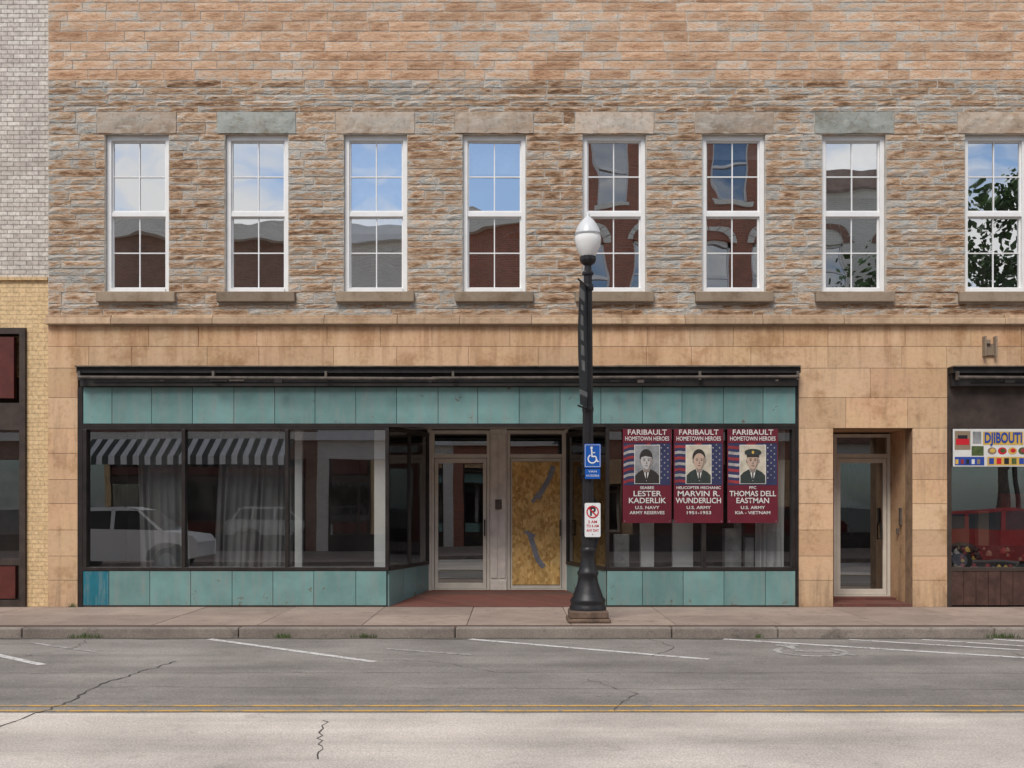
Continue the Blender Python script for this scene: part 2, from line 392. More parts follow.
# belt course
mb=MB(); x=XL-.02
while x<XR:
    w=U(1.0,1.9); mb.box(x+.003,min(x+w,XR),-.11+U(0,.012),.02,4.70,4.80+U(0,.008)); mb.box(x+.003,min(x+w,XR),-.06,.02,4.80,4.862); x+=w
mb.build("belt_course",[M['ledge']],bld,bevel=.012)
mb=MB(); mb.box(XL-.05,XR,-.35,.0,11.2,11.45); mb.box(XL-.05,XR,-.22,.0,11.0,11.2); mb.box(XL-.05,XR,-.4,.4,11.45,11.6)
mb.build("cornice",[M['ledge']],bld)
for i,(a,b) in enumerate(wins):
    mb=MB(); g=i in(1,6)
    stone(mb,a-.125,b+.125,7.89,8.245,-.018,.016,0,.12)
    mb.build("lintel_%d"%(i+1),[M['lintB' if g else 'lintA']],bld)
    mb=MB(); mb.box(a-.125,b+.125,-.10,.06,5.07,5.243); o=mb.build("sill_%d"%(i+1),[M['sill']],bld,bevel=.015)
    mb=MB(); F=.075; y0,y1=.07,.17
    z0,z1=WZ0+.005,WZ1-.005
    mb.box(a+.004,a+F,y0,y1,z0,z1); mb.box(b-F,b-.004,y0,y1,z0,z1); mb.box(a+F,b-F,y0,y1,z1-F,z1); mb.box(a+F,b-F,y0-.03,y1,z0,z0+F*.9)
    zm=6.57
    mb.box(a+F,b-F,y0+.02,y1-.015,zm-.035,zm+.035)
    ia,ib=a+F,b-F; xm=(ia+ib)/2
    for (s0,s1,yy) in ((zm+.035,z1-F,.115),(z0+F*.9,zm-.035,.135)):
        st=.025
        mb.box(ia,ia+st,yy,yy+.03,s0,s1); mb.box(ib-st,ib,yy,yy+.03,s0,s1)
        mb.box(ia+st,ib-st,yy,yy+.03,s0,s0+.03); mb.box(ia+st,ib-st,yy,yy+.03,s1-.025,s1)
        zc=(s0+s1)/2
        mb.box(xm-.009,xm+.009,yy+.003,yy+.02,s0+.03,s1-.025)
        mb.box(ia+st,xm-.009,yy+.003,yy+.02,zc-.009,zc+.009); mb.box(xm+.009,ib-st,yy+.003,yy+.02,zc-.009,zc+.009)
    mb.build("window_frame_%d"%(i+1),[M['white']],bld)
    mb=MB()
    for (s0,s1,yy) in ((zm,z1-F,.137),(z0+F*.9,zm,.152)):
        t=U(-.006,.006); mb.face([(ia,yy-t,s0),(ib,yy+t,s0),(ib,yy+t+.003,s1),(ia,yy-t+.003,s1)])
    mb.build("window_glass_%d"%(i+1),[M['gup']],bld)
    d=[0,.0,1.5,.5,0,.25,.9,.4,0,0,0][i]
    if d:
        mb=MB(); mb.box(ia,ib,.22,.225,z1-.1-d,z1-.1); mb.build("blind_%d"%(i+1),[M['pbg2']],bld)
# shell
mb=MB()
mb.box(XL,XL+.3,.32,13,0,TOP-.3,1); mb.box(XR-.3,XR,.32,13,0,TOP-.3,1); mb.box(XL+.3,XR-.3,12.7,13,0,TOP-.3,1)
mb.box(XL+.3,XR-.3,.32,12.7,10.9,11.1,0)
mb.box(XL+.3,XR-.3,.32,12.7,3.99,4.3,0)
mb.box(XL+.3,XR-.3,3.0,3.2,4.3,10.9,0)
mb.build("shell",[M['int'],M['rbrick']],bld)

# ---------------- storefront
mb=MB()
mb.box(-7.43,4.97,6.2,6.3,0,3.99,0); mb.box(-7.43,-7.33,.32,6.2,0,3.99,0); mb.box(4.87,4.97,.32,6.2,0,3.99,0)
mb.box(-7.33,4.87,2.1,6.2,-.05,.12,1)
mb.box(-7.23,-2.1,.12,2.1,.50,.62,1); mb.box(1.6,4.77,.12,2.1,.50,.62,1)
mb.box(-7.33,4.87,.32,6.2,3.15,3.20,2)
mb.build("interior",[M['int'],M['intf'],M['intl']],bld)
edges=[-7.14,-6.66,-6.0,-5.32,-4.63,-3.95,-3.28,-2.6,-1.92,-1.23,-.57,.12,.8,1.48,2.17,2.83,3.52,4.18,4.72]
mb=MB()
for a,b in zip(edges,edges[1:]): mb.box(a+.004,b-.004,-.02-U(0,.004),.03,3.055,3.66,0)
mb.build("fascia_tiles",[M['tile']],bld,bevel=.003)
mb=MB(); mb.box(-7.23,4.77,.03,.3,3.03,3.98,0); mb.box(-7.23,-7.145,-.03,.03,0,3.66,0); mb.box(4.725,4.77,-.03,.03,0,3.66,0)
mb.box(-7.145,4.725,-.035,.03,3.0,3.05,0)
mb.build("fascia_backing",[M['frame']],bld)
mb=MB()
mb.box(-7.14,-6.715,-.02,.03,.03,.60,1)
for es in ([-6.71,-6.03,-5.35,-4.66,-3.98,-3.3,-2.6,-2.09],[1.58,2.17,2.85,3.53,4.22,4.72]):
    for a,b in zip(es,es[1:]): mb.box(a+.004,b-.004,-.02-U(0,.004),.03,.03,.60,0)
mb.build("bulkhead_tiles",[M['tile'],M['tileb']],bld,bevel=.003)
mb=MB(); mb.box(-7.145,-2.08,.03,.12,0,.61,0); mb.box(1.57,4.725,.03,.12,0,.61,0)
mb.box(-7.145,-2.07,-.015,.02,0,.026,0); mb.box(1.57,4.725,-.015,.02,0,.026,0)
mb.build("bulkhead_backing",[M['brown']],bld)
LF,LB=(-2.07,.03),(-1.54,2.0); RF,RB=(1.57,.03),(1.01,2.0)
mb=MB()
for p,q in ((LF,LB),(RF,RB)):
    def at(t): return (p[0]+(q[0]-p[0])*t,p[1]+(q[1]-p[1])*t)
    mb.obox(at(.0),at(.33),.04,.0,.60,0); mb.obox(at(.335),at(.66),.04,.04,.60,0); mb.obox(at(.665),at(.97),.04,.08,.60,0)
mb.build("entry_bulkhead_tiles",[M['tile']],bld)
mb=MB()
Y0,Y1=-.03,.10
def hbar(a,b,z0,z1,y0=Y0,y1=Y1,m=0): mb.box(a,b,y0,y1,z0,z1,m)
hbar(-7.145,-2.05,.605,.665); hbar(-7.145,-2.05,2.955,2.998)
hbar(1.56,4.725,.605,.665); hbar(1.56,4.725,2.955,2.998)
for x in (-7.11,-5.47,-3.75,-2.08,1.59,3.2,4.69): mb.box(x-.03,x+.03,Y0-.004,Y1,.665,2.955)
for p,q in ((LF,LB),(RF,RB)):
    mb.obox(p,q,.07,.605,.665); mb.obox(p,q,.07,2.955,3.03)
    for t in (.5,.97): 
        c=(p[0]+(q[0]-p[0])*t,p[1]+(q[1]-p[1])*t); mb.box(c[0]-.03,c[0]+.03,c[1]-.03,c[1]+.03,.665,2.955)
mb.build("shop_window_frames",[M['frame']],bld,bevel=.004)
mb=MB()
for a,b in ((-7.08,-5.5),(-5.44,-3.78),(-3.72,-2.11),(1.62,3.17),(3.23,4.66)):
    t=U(-.004,.004); mb.face([(a-.02,.05-t,.64),(b+.02,.05+t,.64),(b+.02,.05+t,2.98),(a-.02,.05-t,2.98)])
for p,q in ((LF,LB),(RF,RB)): mb.face([(p[0],p[1],.64),(q[0],q[1],.64),(q[0],q[1],2.98),(p[0],p[1],2.98)])
mb.build("shop_window_glass",[M['glow']],bld)
mb=MB(); mb.face([(-2.08,-.02,.004),(1.58,-.02,.004),(1.03,2.0,.13),(-1.56,2.0,.13)])
mb.build("entry_floor",[M['paver']],bld)
mb=MB(); mb.box(-2.1,1.6,.1,2.1,3.1,3.14); mb.build("entry_ceiling",[M['soffit']],bld)
# doors
def door(name,x0,x1,y,zb,zt,ztt,fill,fr='cream',hx=None):
    mb=MB(); j=.055
    mb.box(x0,x0+j,y-.05,y+.08,zb,ztt); mb.box(x1-j,x1,y-.05,y+.08,zb,ztt)
    mb.box(x0+j,x1-j,y-.05,y+.08,ztt-.06,ztt); mb.box(x0+j,x1-j,y-.05,y+.08,zt,zt+.07); mb.box(x0+j,x1-j,y-.05,y+.08,zb,zb+.025)
    s=.062; a,b=x0+j+.008,x1-j-.008
    mb.box(a,a+s,y-.03,y+.02,zb+.03,zt-.008); mb.box(b-s,b,y-.03,y+.02,zb+.03,zt-.008)
    mb.box(a+s,b-s,y-.03,y+.02,zb+.03,zb+.13); mb.box(a+s,b-s,y-.03,y+.02,zt-.09,zt-.008)
    mb.build(name+"_frame",[M[fr]],bld,bevel=.004)
    mb=MB(); mb.face([(x0+j,y,zt+.06),(x1-j,y,zt+.06),(x1-j,y,ztt-.05),(x0+j,y,ztt-.05)])
    if fill=='glass': mb.face([(a+s-.01,y,zb+.12),(b-s+.01,y,zb+.12),(b-s+.01,y,zt-.08),(a+s-.01,y,zt-.08)])
    mb.build(name+"_glass",[M['gdoor']],bld)
    if fill=='osb':
        mb=MB(); mb.box(a+s-.03,b-s+.03,y-.045,y-.032,zb+.10,zt-.07); mb.build(name+"_board",[M['osb']],bld)
        mb=MB(); yy=y-.048
        def strip(pts,w):
            for (p,q) in zip(pts,pts[1:]):
                d=Vector((q[0]-p[0],q[1]-p[1])).normalized(); nx,nz=-d.y*w/2,d.x*w/2
                mb.face([(p[0]-nx,yy,p[1]-nz),(q[0]-nx,yy,q[1]-nz),(q[0]+nx,yy,q[1]+nz),(p[0]+nx,yy,p[1]+nz)])
        cx=(a+b)/2
        strip([(cx+.32,zt-.15),(cx+.24,zt-.38),(cx+.16,zt-.52),(cx+.02,zt-.76)],.095); yy-=.003
        strip([(cx+.05,zt-.64),(cx-.07,zt-.82)],.06); yy-=.003
        strip([(cx-.12,zt-1.40),(cx-.05,zt-1.62),(cx+.02,zt-1.86),(cx+.14,zt-2.02)],.095); yy-=.003
        strip([(cx-.22,zt-1.36),(cx-.02,zt-1.44)],.05)
        mb.build(name+"_tape",[M['tape']],bld)
    hx=hx or b-.03
    mb=MB()
    mb.tube((hx,y-.03,zb+1.02),(hx,y-.10,zb+1.02),.012); mb.tube((hx,y-.03,zb+1.28),(hx,y-.10,zb+1.28),.012); mb.tube((hx,y-.10,zb+1.0),(hx,y-.10,zb+1.30),.013)
    mb.build(name+"_handle",[M['black']],bld)
door("entry_door_a",-1.49,-.41,2.0,.13,2.57,3.08,'glass')
door("entry_door_b",-.09,.98,2.0,.13,2.57,3.08,'osb')
mb=MB(); mb.box(-.405,-.095,1.93,2.1,.13,3.1,0)
for x0,x1 in ((-.38,-.27),(-.23,-.12)): mb.box(x0,x1,1.915,1.93,.35,3.0,0)
mb.box(-.40,-.10,1.91,1.93,.13,.30,0)
mb.build("entry_pier",[M['cream2']],bld,bevel=.004)
mb=MB(); mb.box(-.31,-.19,1.895,1.914,1.62,1.80); mb.build("mail_slot",[M['rust']],bld)
mb=MB(); mb.box(-1.56,-1.49,1.93,2.1,.1,3.1); mb.box(.98,1.04,1.93,2.1,.1,3.1); mb.build("entry_jambs",[M['cream2']],bld)
door("side_door",5.66,6.66,1.05,.09,2.53,2.95,'glass',hx=6.48)
mb=MB(); mb.box(5.35-.3,5.35,.32,1.1,0,3.28,0); mb.box(6.67,6.97,.32,1.1,0,3.28,0); mb.box(5.35,6.67,.32,1.1,2.98,3.28,0); mb.box(5.35,5.655,1.03,1.1,0,2.98,0)
mb.build("doorway_reveals",[M['smooth']],bld)
mb=MB(); mb.box(5.35,6.67,-.01,1.2,.0,.05); mb.box(5.352,6.668,.75,1.2,.05,.09); mb.build("doorway_floor",[M['paver']],bld)
mb=MB(); mb.box(6.64,6.668,.45,.55,1.35,1.65); mb.box(6.635,6.668,.60,.66,1.2,1.3); mb.build("intercom",[M['rust']],bld,bevel=.004)
mb=MB(); mb.box(5.3,6.7,3.4,3.5,0,3.0); mb.box(5.25,5.35,1.1,3.4,0,3.0); mb.box(6.67,6.77,1.1,3.4,0,3.0); mb.box(5.35,6.67,1.2,3.4,0,.09)
for i in range(7): mb.box(5.36,6.66,1.9+i*.22,3.39,.09+i*.17,.09+(i+1)*.17-.004)
mb.build("stair_hall",[M['int']],bld)

# canopy / awning housing
def canopy(x0,x1):
    mb=MB()
    mb.box(x0,x1,-.20,-.0131,3.88,3.97,0); mb.box(x0+.02,x1-.02,-.10,-.0131,3.67,3.875,0)
    x=x0
    while x<x1: 
        w=min(U(2.2,3.4),x1-x); mb.box(x-.01,x+w-.012,-.25,-.0131,3.972,3.990+U(0,.006),1); x+=w
    for x in [x0+.06,x1-.06]+[x0+(x1-x0)*k for k in (.19,.345,.52,.70,.86)]:
        mb.box(x-.02,x+.02,-.26,-.20,3.76,3.90,1)
    mb.tube((x0+.05,-.25,3.80),((x0+x1)/2,-.25,3.775),.028,10,1); mb.tube(((x0+x1)/2-.1,-.25,3.785),(x1-.05,-.25,3.81),.026,10,1)
    mb.tube((x0+.3,-.19,3.715),(x1-2.3,-.19,3.72),.014,8,2)
    for i in range(int((x1-x0)*.8)):
        x=U(x0+.2,x1-.3); w=U(.04,.3); mb.box(x,x+w,-.27,-.222,3.72+U(-.02,.03),3.745+U(0,.02),1 if R()<.5 else 2)
    return mb.build("awning_housing",[M['canopy'],M['rust'],M['frame']],bld)
canopy(-7.18,4.76); canopy(7.27,15.2)
# right shop
mb=MB(); mb.box(7.25,15.3,.0,.3,2.98,3.98,0); mb.box(7.25,7.32,-.02,.1,0,2.98,0); mb.box(7.32,15.3,-.02,.1,.60,.66,0)
mb.box(9.55,9.63,-.02,.1,.66,2.98); mb.box(12.2,12.28,-.02,.1,.66,2.98)
mb.build("right_shop_frame",[M['brown']],bld)
mb=MB(); x=7.32
while x<15.3: mb.box(x+.003,x+.20,-.01-U(0,.004),.08,.03,.60); x+=.205
mb.build("right_shop_bulkhead",[M['wood']],bld)
mb=MB(); 
for a,b in ((7.32,9.55),(9.63,12.2),(12.28,15.3)): mb.face([(a,.05,.66),(b,.05,.66),(b,.052,2.98),(a,.052,2.98)])
mb.build("right_shop_glass",[M['glow2']],bld)
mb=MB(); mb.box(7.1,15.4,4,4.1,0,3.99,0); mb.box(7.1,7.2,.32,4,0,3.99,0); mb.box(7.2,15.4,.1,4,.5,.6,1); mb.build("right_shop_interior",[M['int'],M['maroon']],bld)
mb=MB()
for i in range(90):
    x=U(7.4,9.4); y=U(.15,.6); s=U(.02,.06); z=.6+(0 if y<.35 else U(.1,.35))
    mb.lathe([(0.001,z),(s,z+s*.4),(s*.8,z+s*1.3),(s*.3,z+s*1.9),(.001,z+s*2)],x,y,8,int(R()*5))
mb.box(7.4,9.4,.62,.66,.6,1.0,4); mb.box(7.5,8.0,.9,1.2,.6,1.5,3); mb.box(8.6,9.2,1.0,1.2,.6,1.9,2); mb.box(8.12,8.3,.8,.95,.6,1.6,3)
mb.build("display_goods",[M['gold'],M['pw'],M['pr'],M['box1'],M['black']],bld)
mb=MB(); mb.box(7.83,7.86,-.12,-.012,4.17,4.50); mb.box(8.01,8.04,-.12,-.012,4.17,4.50); mb.box(7.86,8.01,-.05,-.012,4.19,4.38)
mb.box(7.86,7.94,-.09,-.051,4.38,4.44); 
mb.build("wall_bracket",[M['sill']],bld)
def curtain(name,x0,x1,y,z0,z1,amp,per,mat,lean=0):
    mb=MB(); n=int((x1-x0)/per*8); nz=6; b=len(mb.v)
    for j in range(nz+1):
        for i in range(n+1):
            u=i/n; v=j/nz; ph=u*(x1-x0)/per*2*math.pi
            mb.v.append((x0+u*(x1-x0)+.02*math.sin(ph*.37+v*2)+lean*v,y+amp*(1-.4*v)*math.sin(ph+.8*math.sin(v*3+u*5))*(.6+.4*math.sin(ph*.21)),z0+(z1-z0)*v))
    for j in range(nz):
        for i in range(n):
            mb.f.append((b+j*(n+1)+i,b+j*(n+1)+i+1,b+(j+1)*(n+1)+i+1,b+(j+1)*(n+1)+i)); mb.m.append(0); mb.c.append((.5,.5,.5))
    mb.build(name,[mat],bld,smooth=True)
curtain("curtain_a",-6.45,-5.62,.75,.62,3.1,.06,.13,M['curt'],-.1)
curtain("curtain_b",-5.2,-3.85,.8,.62,3.1,.06,.12,M['curt'],.1)
curtain("curtain_c",4.15,4.66,.45,.62,3.1,.06,.11,M['curtw'])
mb=MB()
mb.box(-3.72,-3.60,.5,.62,.62,3.15); mb.box(-2.36,-2.16,.5,.7,.62,3.15); mb.box(2.2,2.42,.4,.6,.62,3.15); mb.box(2.75,3.1,.5,.6,.62,1.45); mb.box(4.0,4.1,1.3,1.5,.62,3.15)
mb.build("interior_columns",[M['white']],bld)
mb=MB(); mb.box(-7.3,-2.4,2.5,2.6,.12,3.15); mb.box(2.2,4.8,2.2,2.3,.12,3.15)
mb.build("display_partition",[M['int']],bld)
mb=MB(); mb.box(3.62,3.9,.35,.6,.62,1.30,0); mb.box(1.75,2.0,.4,.6,.62,1.2,0); mb.box(3.95,4.1,.3,.45,.62,1.15,0)
mb.build("display_panels",[M['pbg2']],bld,bevel=.01)

def text(s,x,z,y,h,w,mat,parent,name="lettering",bold=0.0):
    c=bpy.data.curves.new(name,'FONT'); c.body=s; c.align_x='CENTER'; c.align_y='CENTER'; c.size=1; c.offset=bold; c.resolution_u=3
    o=bpy.data.objects.new(name,c); COL.objects.link(o); c.materials.append(mat)
    bpy.context.view_layer.update(); d=o.dimensions
    o.rotation_euler=(math.pi/2,0,0); o.location=(x,y,z)
    o.scale=(w/max(d.x,.01),h/.72,1); o.parent=parent; return o
def ell(mb,cx,cz,rx,rz,y,m,n=20,a0=0,a1=2*math.pi):
    mb.face([(cx+rx*math.cos(a0+(a1-a0)*i/n),y,cz+rz*math.sin(a0+(a1-a0)*i/n)) for i in range(n)],m)
def rect(mb,x0,x1,z0,z1,y,m): mb.face([(x0,y,z0),(x1,y,z0),(x1,y,z1),(x0,y,z1)],m)
PM=['burg','fw','pr','navy','pbg','pbg2','skin','skin2','hair','unif','gold','shade','pw']
def poster(x0,x1,lines,kind):
    e=empty("memorial_poster"); Y=-.05; y=Y; z0,z1=1.40,2.965; cx=(x0+x1)/2; w=x1-x0
    mb=MB(); mb.box(x0,x1,y,y+.004,z0,z1,0)
    y-=.002
    rect(mb,x0+.015,x1-.015,2.03,2.74,y,3); y-=.002
    for k in range(7):
        zz=2.05+k*.095
        L=[(x0+.015+(w*.55)*i/6, zz+.022*math.sin(i*1.1+kind)+.012*i) for i in range(7)]
        for (p,q) in zip(L,L[1:]): mb.face([(p[0],y,p[1]),(q[0],y,q[1]),(q[0],y,q[1]+.047),(p[0],y,p[1]+.047)],1 if k%2 else 2)
    for i in range(4):
        for j in range(6): ell(mb,x1-.06-i*.055,2.15+j*.10+(i%2)*.05,.012,.013,y,1,5)
    y-=.002; rect(mb,x0,x1,2.73,z1,y,0)
    pw_=w*.25; pz0,pz1=2.06,2.69
    y-=.0015; rect(mb,cx-pw_-.01,cx+pw_+.01,pz0-.01,pz1+.01,y,12)
    y-=.0015; rect(mb,cx-pw_,cx+pw_,pz0,pz1,y,[5,4,4][kind])
    y-=.0015
    sk=[7,6,6][kind]; o=[-.012,.01,0][kind]; hx=cx+o
    mb.face([(cx-pw_*.99,y,pz0),(cx+pw_*.99,y,pz0),(cx+pw_*.98,y,pz0+.13),(cx+pw_*.7,y,pz0+.19),(cx+.06,y,pz0+.235),(cx-.06,y,pz0+.235),(cx-pw_*.7,y,pz0+.19),(cx-pw_*.98,y,pz0+.13)],9 if kind else 8)
    y-=.001; mb.face([(hx-.055,y,pz0+.23),(hx,y,pz0+.03),(hx+.055,y,pz0+.23)],12)
    y-=.001; rect(mb,hx-.012,hx+.012,pz0+.05,pz0+.19,y,8); y-=.001; rect(mb,hx-.045,hx+.045,pz0+.18,pz0+.30,y,11)
    y-=.001
    if kind!=2: ell(mb,hx-.006,pz0+.435,.108,.135,y,8)
    y-=.001; ell(mb,hx-.098,pz0+.37,.014,.032,y,11,8); ell(mb,hx+.098,pz0+.37,.014,.032,y,11,8)
    y-=.001; mb.face([(hx+.098*math.cos(t)*(1 if math.sin(t)>0 else (1-.28*abs(math.sin(t)))),y,pz0+.365+.135*math.sin(t)) for t in [2*math.pi*i/24 for i in range(24)]],sk)
    y-=.001; mb.face([(hx+.03,y,pz0+.245),(hx+.068,y,pz0+.29),(hx+.09,y,pz0+.36),(hx+.09,y,pz0+.42),(hx+.066,y,pz0+.42),(hx+.062,y,pz0+.34)],11)
    if kind==2:
        y-=.001; ell(mb,hx,pz0+.515,.14,.058,y,9); y-=.001; rect(mb,hx-.102,hx+.102,pz0+.435,pz0+.475,y,8); y-=.001; ell(mb,hx,pz0+.515,.02,.026,y,10)
    elif kind==0:
        y-=.001; mb.face([(hx-.10,y,pz0+.43),(hx-.02,y,pz0+.455),(hx+.10,y,pz0+.43),(hx+.08,y,pz0+.51),(hx-.06,y,pz0+.52)],8)
    for sx in(-.038,.038): ell(mb,hx+sx,pz0+.382,.014,.0075,y-.001,8,8); rect(mb,hx+sx-.02,hx+sx+.02,pz0+.402,pz0+.410,y-.001,8)
    rect(mb,hx-.026,hx+.026,pz0+.288,pz0+.296,y-.001,8); mb.face([(hx-.014,y-.001,pz0+.322),(hx+.018,y-.001,pz0+.322),(hx+.006,y-.001,pz0+.375)],11)
    mb.build("poster_panel",[M[k] for k in PM],e)
    ty=Y-.0065
    text("FARIBAULT",cx,2.905,ty,.088,w*.80,M['pw'],e,bold=.01); text("HOMETOWN HEROES",cx,2.80,ty,.07,w*.90,M['pw'],e,bold=.01)
    zz=[1.985,1.885,1.77,1.655,1.57]; hh=[.045,.09,.09,.052,.052]
    for s,z_,h_ in zip(lines,zz,hh):
        if s: text(s,cx,z_,ty,h_,min(w*.92,len(s)*h_*.86),M['pw'],e,bold=.015)
    mb=MB()
    for xx in (x0+.03,x1-.03):
        for z_ in (z0+.03,z1-.03): mb.tube((xx,Y-.004,z_),(xx,Y+.02,z_),.008,8,0)
    mb.build("grommets",[M['tape']],e)
poster(1.84,2.65,["SEABEE","LESTER","KADERLIK","U.S. NAVY","ARMY RESERVES"],0)
poster(2.69,3.51,["HELICOPTER MECHANIC","MARVIN R.","WUNDERLICH","U.S. ARMY","1951-1953"],1)
poster(3.58,4.42,["PFC","THOMAS DELL","EASTMAN","U.S. ARMY","KIA - VIETNAM"],2)
# shop banner
e=empty("shop_banner"); mb=MB(); mb.box(7.33,9.5,-.045,-.040,2.34,2.965,0)
y=-.048
rect(mb,7.36,7.62,2.62,2.93,y,3); rect(mb,7.38,7.60,2.70,2.80,y-.002,5); rect(mb,7.41,7.57,2.80,2.86,y-.002,7)
rect(mb,7.36,7.85,2.36,2.50,y,2); rect(mb,7.64,7.84,2.52,2.68,y,6)
rect(mb,7.66,7.80,2.72,2.92,y,8)
for i in range(5): rect(mb,7.37+i*.09,7.42+i*.09,2.38,2.46,y-.002,[1,4,7,0,3][i])
for i in range(9):
    cx_=7.98+i*.17; ell(mb,cx_,2.60,.075,.06,y,[3,5,1,6,3][i%5],14); ell(mb,cx_+.01,2.605,.045,.035,y-.002,[1,6,5,4,7][i%5],10)
rect(mb,7.9,9.45,2.36,2.50,y,1)
for i in range(12): rect(mb,7.93+i*.125,8.01+i*.125,2.38,2.48,y-.002,[2,5,7,6][i%4])
rect(mb,7.83,8.50,2.70,2.92,y,1)
mb.build("banner_cloth",[M['pw'],M['gold'],M['dblue'],M['box1'],M['pr'],M['signr'],M['grass'],M['ink'],M['pbg2']],e)
text("DJIBOUTI",8.165,2.81,-.055,.17,.62,M['dblue'],e,bold=.03); text("RESTAURANT",8.98,2.81,-.055,.14,.75,M['ink'],e,bold=.02)

# ================================================================== LEFT NEIGHBOUR
nb=empty("brick_building")
mb=MB(); mb.box(-24,-7.735,.02,13,5.48,12.2,0); mb.box(-24,-7.735,-.04,.3,12.2,12.5,0); mb.build("upper_wall",[M['wbrick']],nb)
mb=MB(); mb.box(-8.10,-7.735,.03,13,0,5.475,0); mb.box(-24,-8.10,.03,.3,4.66,5.475,0); mb.box(-24,-8.1,.3,13,4.0,5.4,0); mb.box(-24,-23.7,.03,13,0,4.6); mb.build("lower_wall",[M['ybrick']],nb)
mb=MB(); mb.box(-24,-7.74,-.015,.03,5.45,5.50); mb.build("string_course",[M['ybrick']],nb)
mb=MB(); mb.box(-8.20,-8.105,-.03,.2,0,4.65); mb.box(-23.7,-8.2,-.03,.2,4.55,4.65); mb.box(-23.7,-8.2,-.02,.2,2.95,3.40); mb.box(-23.7,-8.2,-.02,.2,.0,.12)
mb.box(-8.55,-8.2,-.015,.2,.70,.80); mb.box(-8.9,-8.75,-.02,.2,.12,2.95); mb.box(-23.7,-8.9,-.02,.2,.7,.8)
mb.box(-23.7,-8.2,1.5,1.6,0,4.5)
mb.build("shop_frame",[M['brown']],nb)
mb=MB(); mb.box(-8.75,-8.30,-.01,.1,3.48,4.5); mb.box(-23.6,-8.8,-.01,.1,3.48,4.5); mb.box(-8.75,-8.28,0,.1,.14,.68); mb.box(-23.6,-8.95,0,.1,.14,.68); mb.build("panels",[M['maroon']],nb)
mb=MB(); rect(mb,-8.75,-8.2,.8,2.95,.06,0); rect(mb,-23.6,-8.9,.8,2.95,.06,0); mb.build("shop_glass",[M['glow']],nb)

# ================================================================== GROUND
mb=MB(); mb.face([(-400,-400,-.16),(400,-400,-.16),(400,400,-.16),(-400,400,-.16)]); mb.build("ground",[M['soil']])
mb=MB(); mb.face([(-90,-14.2,-.14),(90,-14.2,-.14),(90,-3.0,-.14),(-90,-3.0,-.14)]); mb.build("road",[M['road']])
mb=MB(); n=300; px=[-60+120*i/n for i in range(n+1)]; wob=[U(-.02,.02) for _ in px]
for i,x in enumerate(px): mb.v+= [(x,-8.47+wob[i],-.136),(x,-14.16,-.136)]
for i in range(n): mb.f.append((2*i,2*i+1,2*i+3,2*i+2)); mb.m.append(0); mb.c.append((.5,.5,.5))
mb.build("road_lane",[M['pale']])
mb=MB()
x=-60
while x<60:
    for ya,yb in ((-2.68,-1.35),(-1.345,.03)):
        mb.box(x+.004,x+1.48,ya+.004,yb,-.15,0+U(-.002,.002),0)
    x+=1.484
mb.build("sidewalk",[M['walk']],None,bevel=.006)
mb=MB(); mb.box(-60,60,-2.9,-2.68,-.15,-.004); mb.box(-60,60,-2.68,2,-.155,-.03); mb.build("paver_strip",[M['paver']])
def curb(y0,y1,name):
    mb=MB(); x=-60+U(0,1)
    while x<60:
        w=3.0 if R()<.8 else U(1.4,2.4); dz=U(-.006,.004)
        mb.box(x+.005,x+w-.005,y0+U(-.006,.006),y1,-.16,dz); x+=w
    mb.build(name,[M['curb']],None,bevel=.022)
curb(-3.06,-2.9,"curb"); curb(-14.32,-14.16,"curb.001")
mb=MB(); mb.box(-60,60,-22,-14.32,-.15,0); mb.build("sidewalk.001",[M['walk']])
mb=MB()
n=240; b=len(mb.v)
for i in range(n+1):
    x=-30+60*i/n; mb.v.append((x,-3.055,-.1365)); mb.v.append((x,-3.13-.07*R()-.05*abs(math.sin(x*1.7)),-.1365))
for i in range(n): mb.f.append((b+2*i+1,b+2*i+3,b+2*i+2,b+2*i)); mb.m.append(0); mb.c.append((.5,.5,.5))
mb.build("gutter_dirt",[plain("gutter_dirt",(.10,.085,.068),.95,.4,8)])
def stripe(mb,p,q,w,z,m=0):
    d=Vector((q[0]-p[0],q[1]-p[1])).normalized(); nx,ny=-d.y*w/2,d.x*w/2
    mb.face([(p[0]+nx,p[1]+ny,z),(p[0]-nx,p[1]-ny,z),(q[0]-nx,q[1]-ny,z),(q[0]+nx,q[1]+ny,z)],m)
mb=MB()
for x0,x1,y1 in ((-15.2,-12.5,-5.4),(-11.6,-9,-5.4),(-8.05,-5.4,-5.58),(-4.15,-1.61,-5.34),(-.58,2.34,-5.15),(2.9,6.25,-5.05),(6.6,9.4,-5.2),(10.2,13,-5.2),(13.8,16.5,-5.2)):
    stripe(mb,(x0,-3.2),(x1,y1),.11,-.136)
for k in range(3): stripe(mb,(4.6+k*1.0,-3.25),(4.6+k*1.0+2.0-.2*k,-4.4),.09,-.1358)
mb.build("parking_lines",[M['line']])
mb=MB()
def arc(cx,cy,r,a0,a1,w,n=18):
    for i in range(n):
        a=a0+(a1-a0)*i/n; b=a0+(a1-a0)*(i+1)/n
        mb.face([(cx+(r-w/2)*math.cos(a),cy+(r-w/2)*math.sin(a),-.136),(cx+(r+w/2)*math.cos(a),cy+(r+w/2)*math.sin(a),-.136),(cx+(r+w/2)*math.cos(b),cy+(r+w/2)*math.sin(b),-.136),(cx+(r-w/2)*math.cos(b),cy+(r-w/2)*math.sin(b),-.136)])
arc(3.75,-4.45,.42,math.radians(130),math.radians(400),.09); arc(3.6,-3.85,.10,0,6.28,.10)
stripe(mb,(3.6,-4.0),(3.62,-4.45),.10,-.1355); stripe(mb,(3.62,-4.45),(4.0,-4.45),.09,-.135); stripe(mb,(4.0,-4.45),(4.2,-4.85),.09,-.1345)
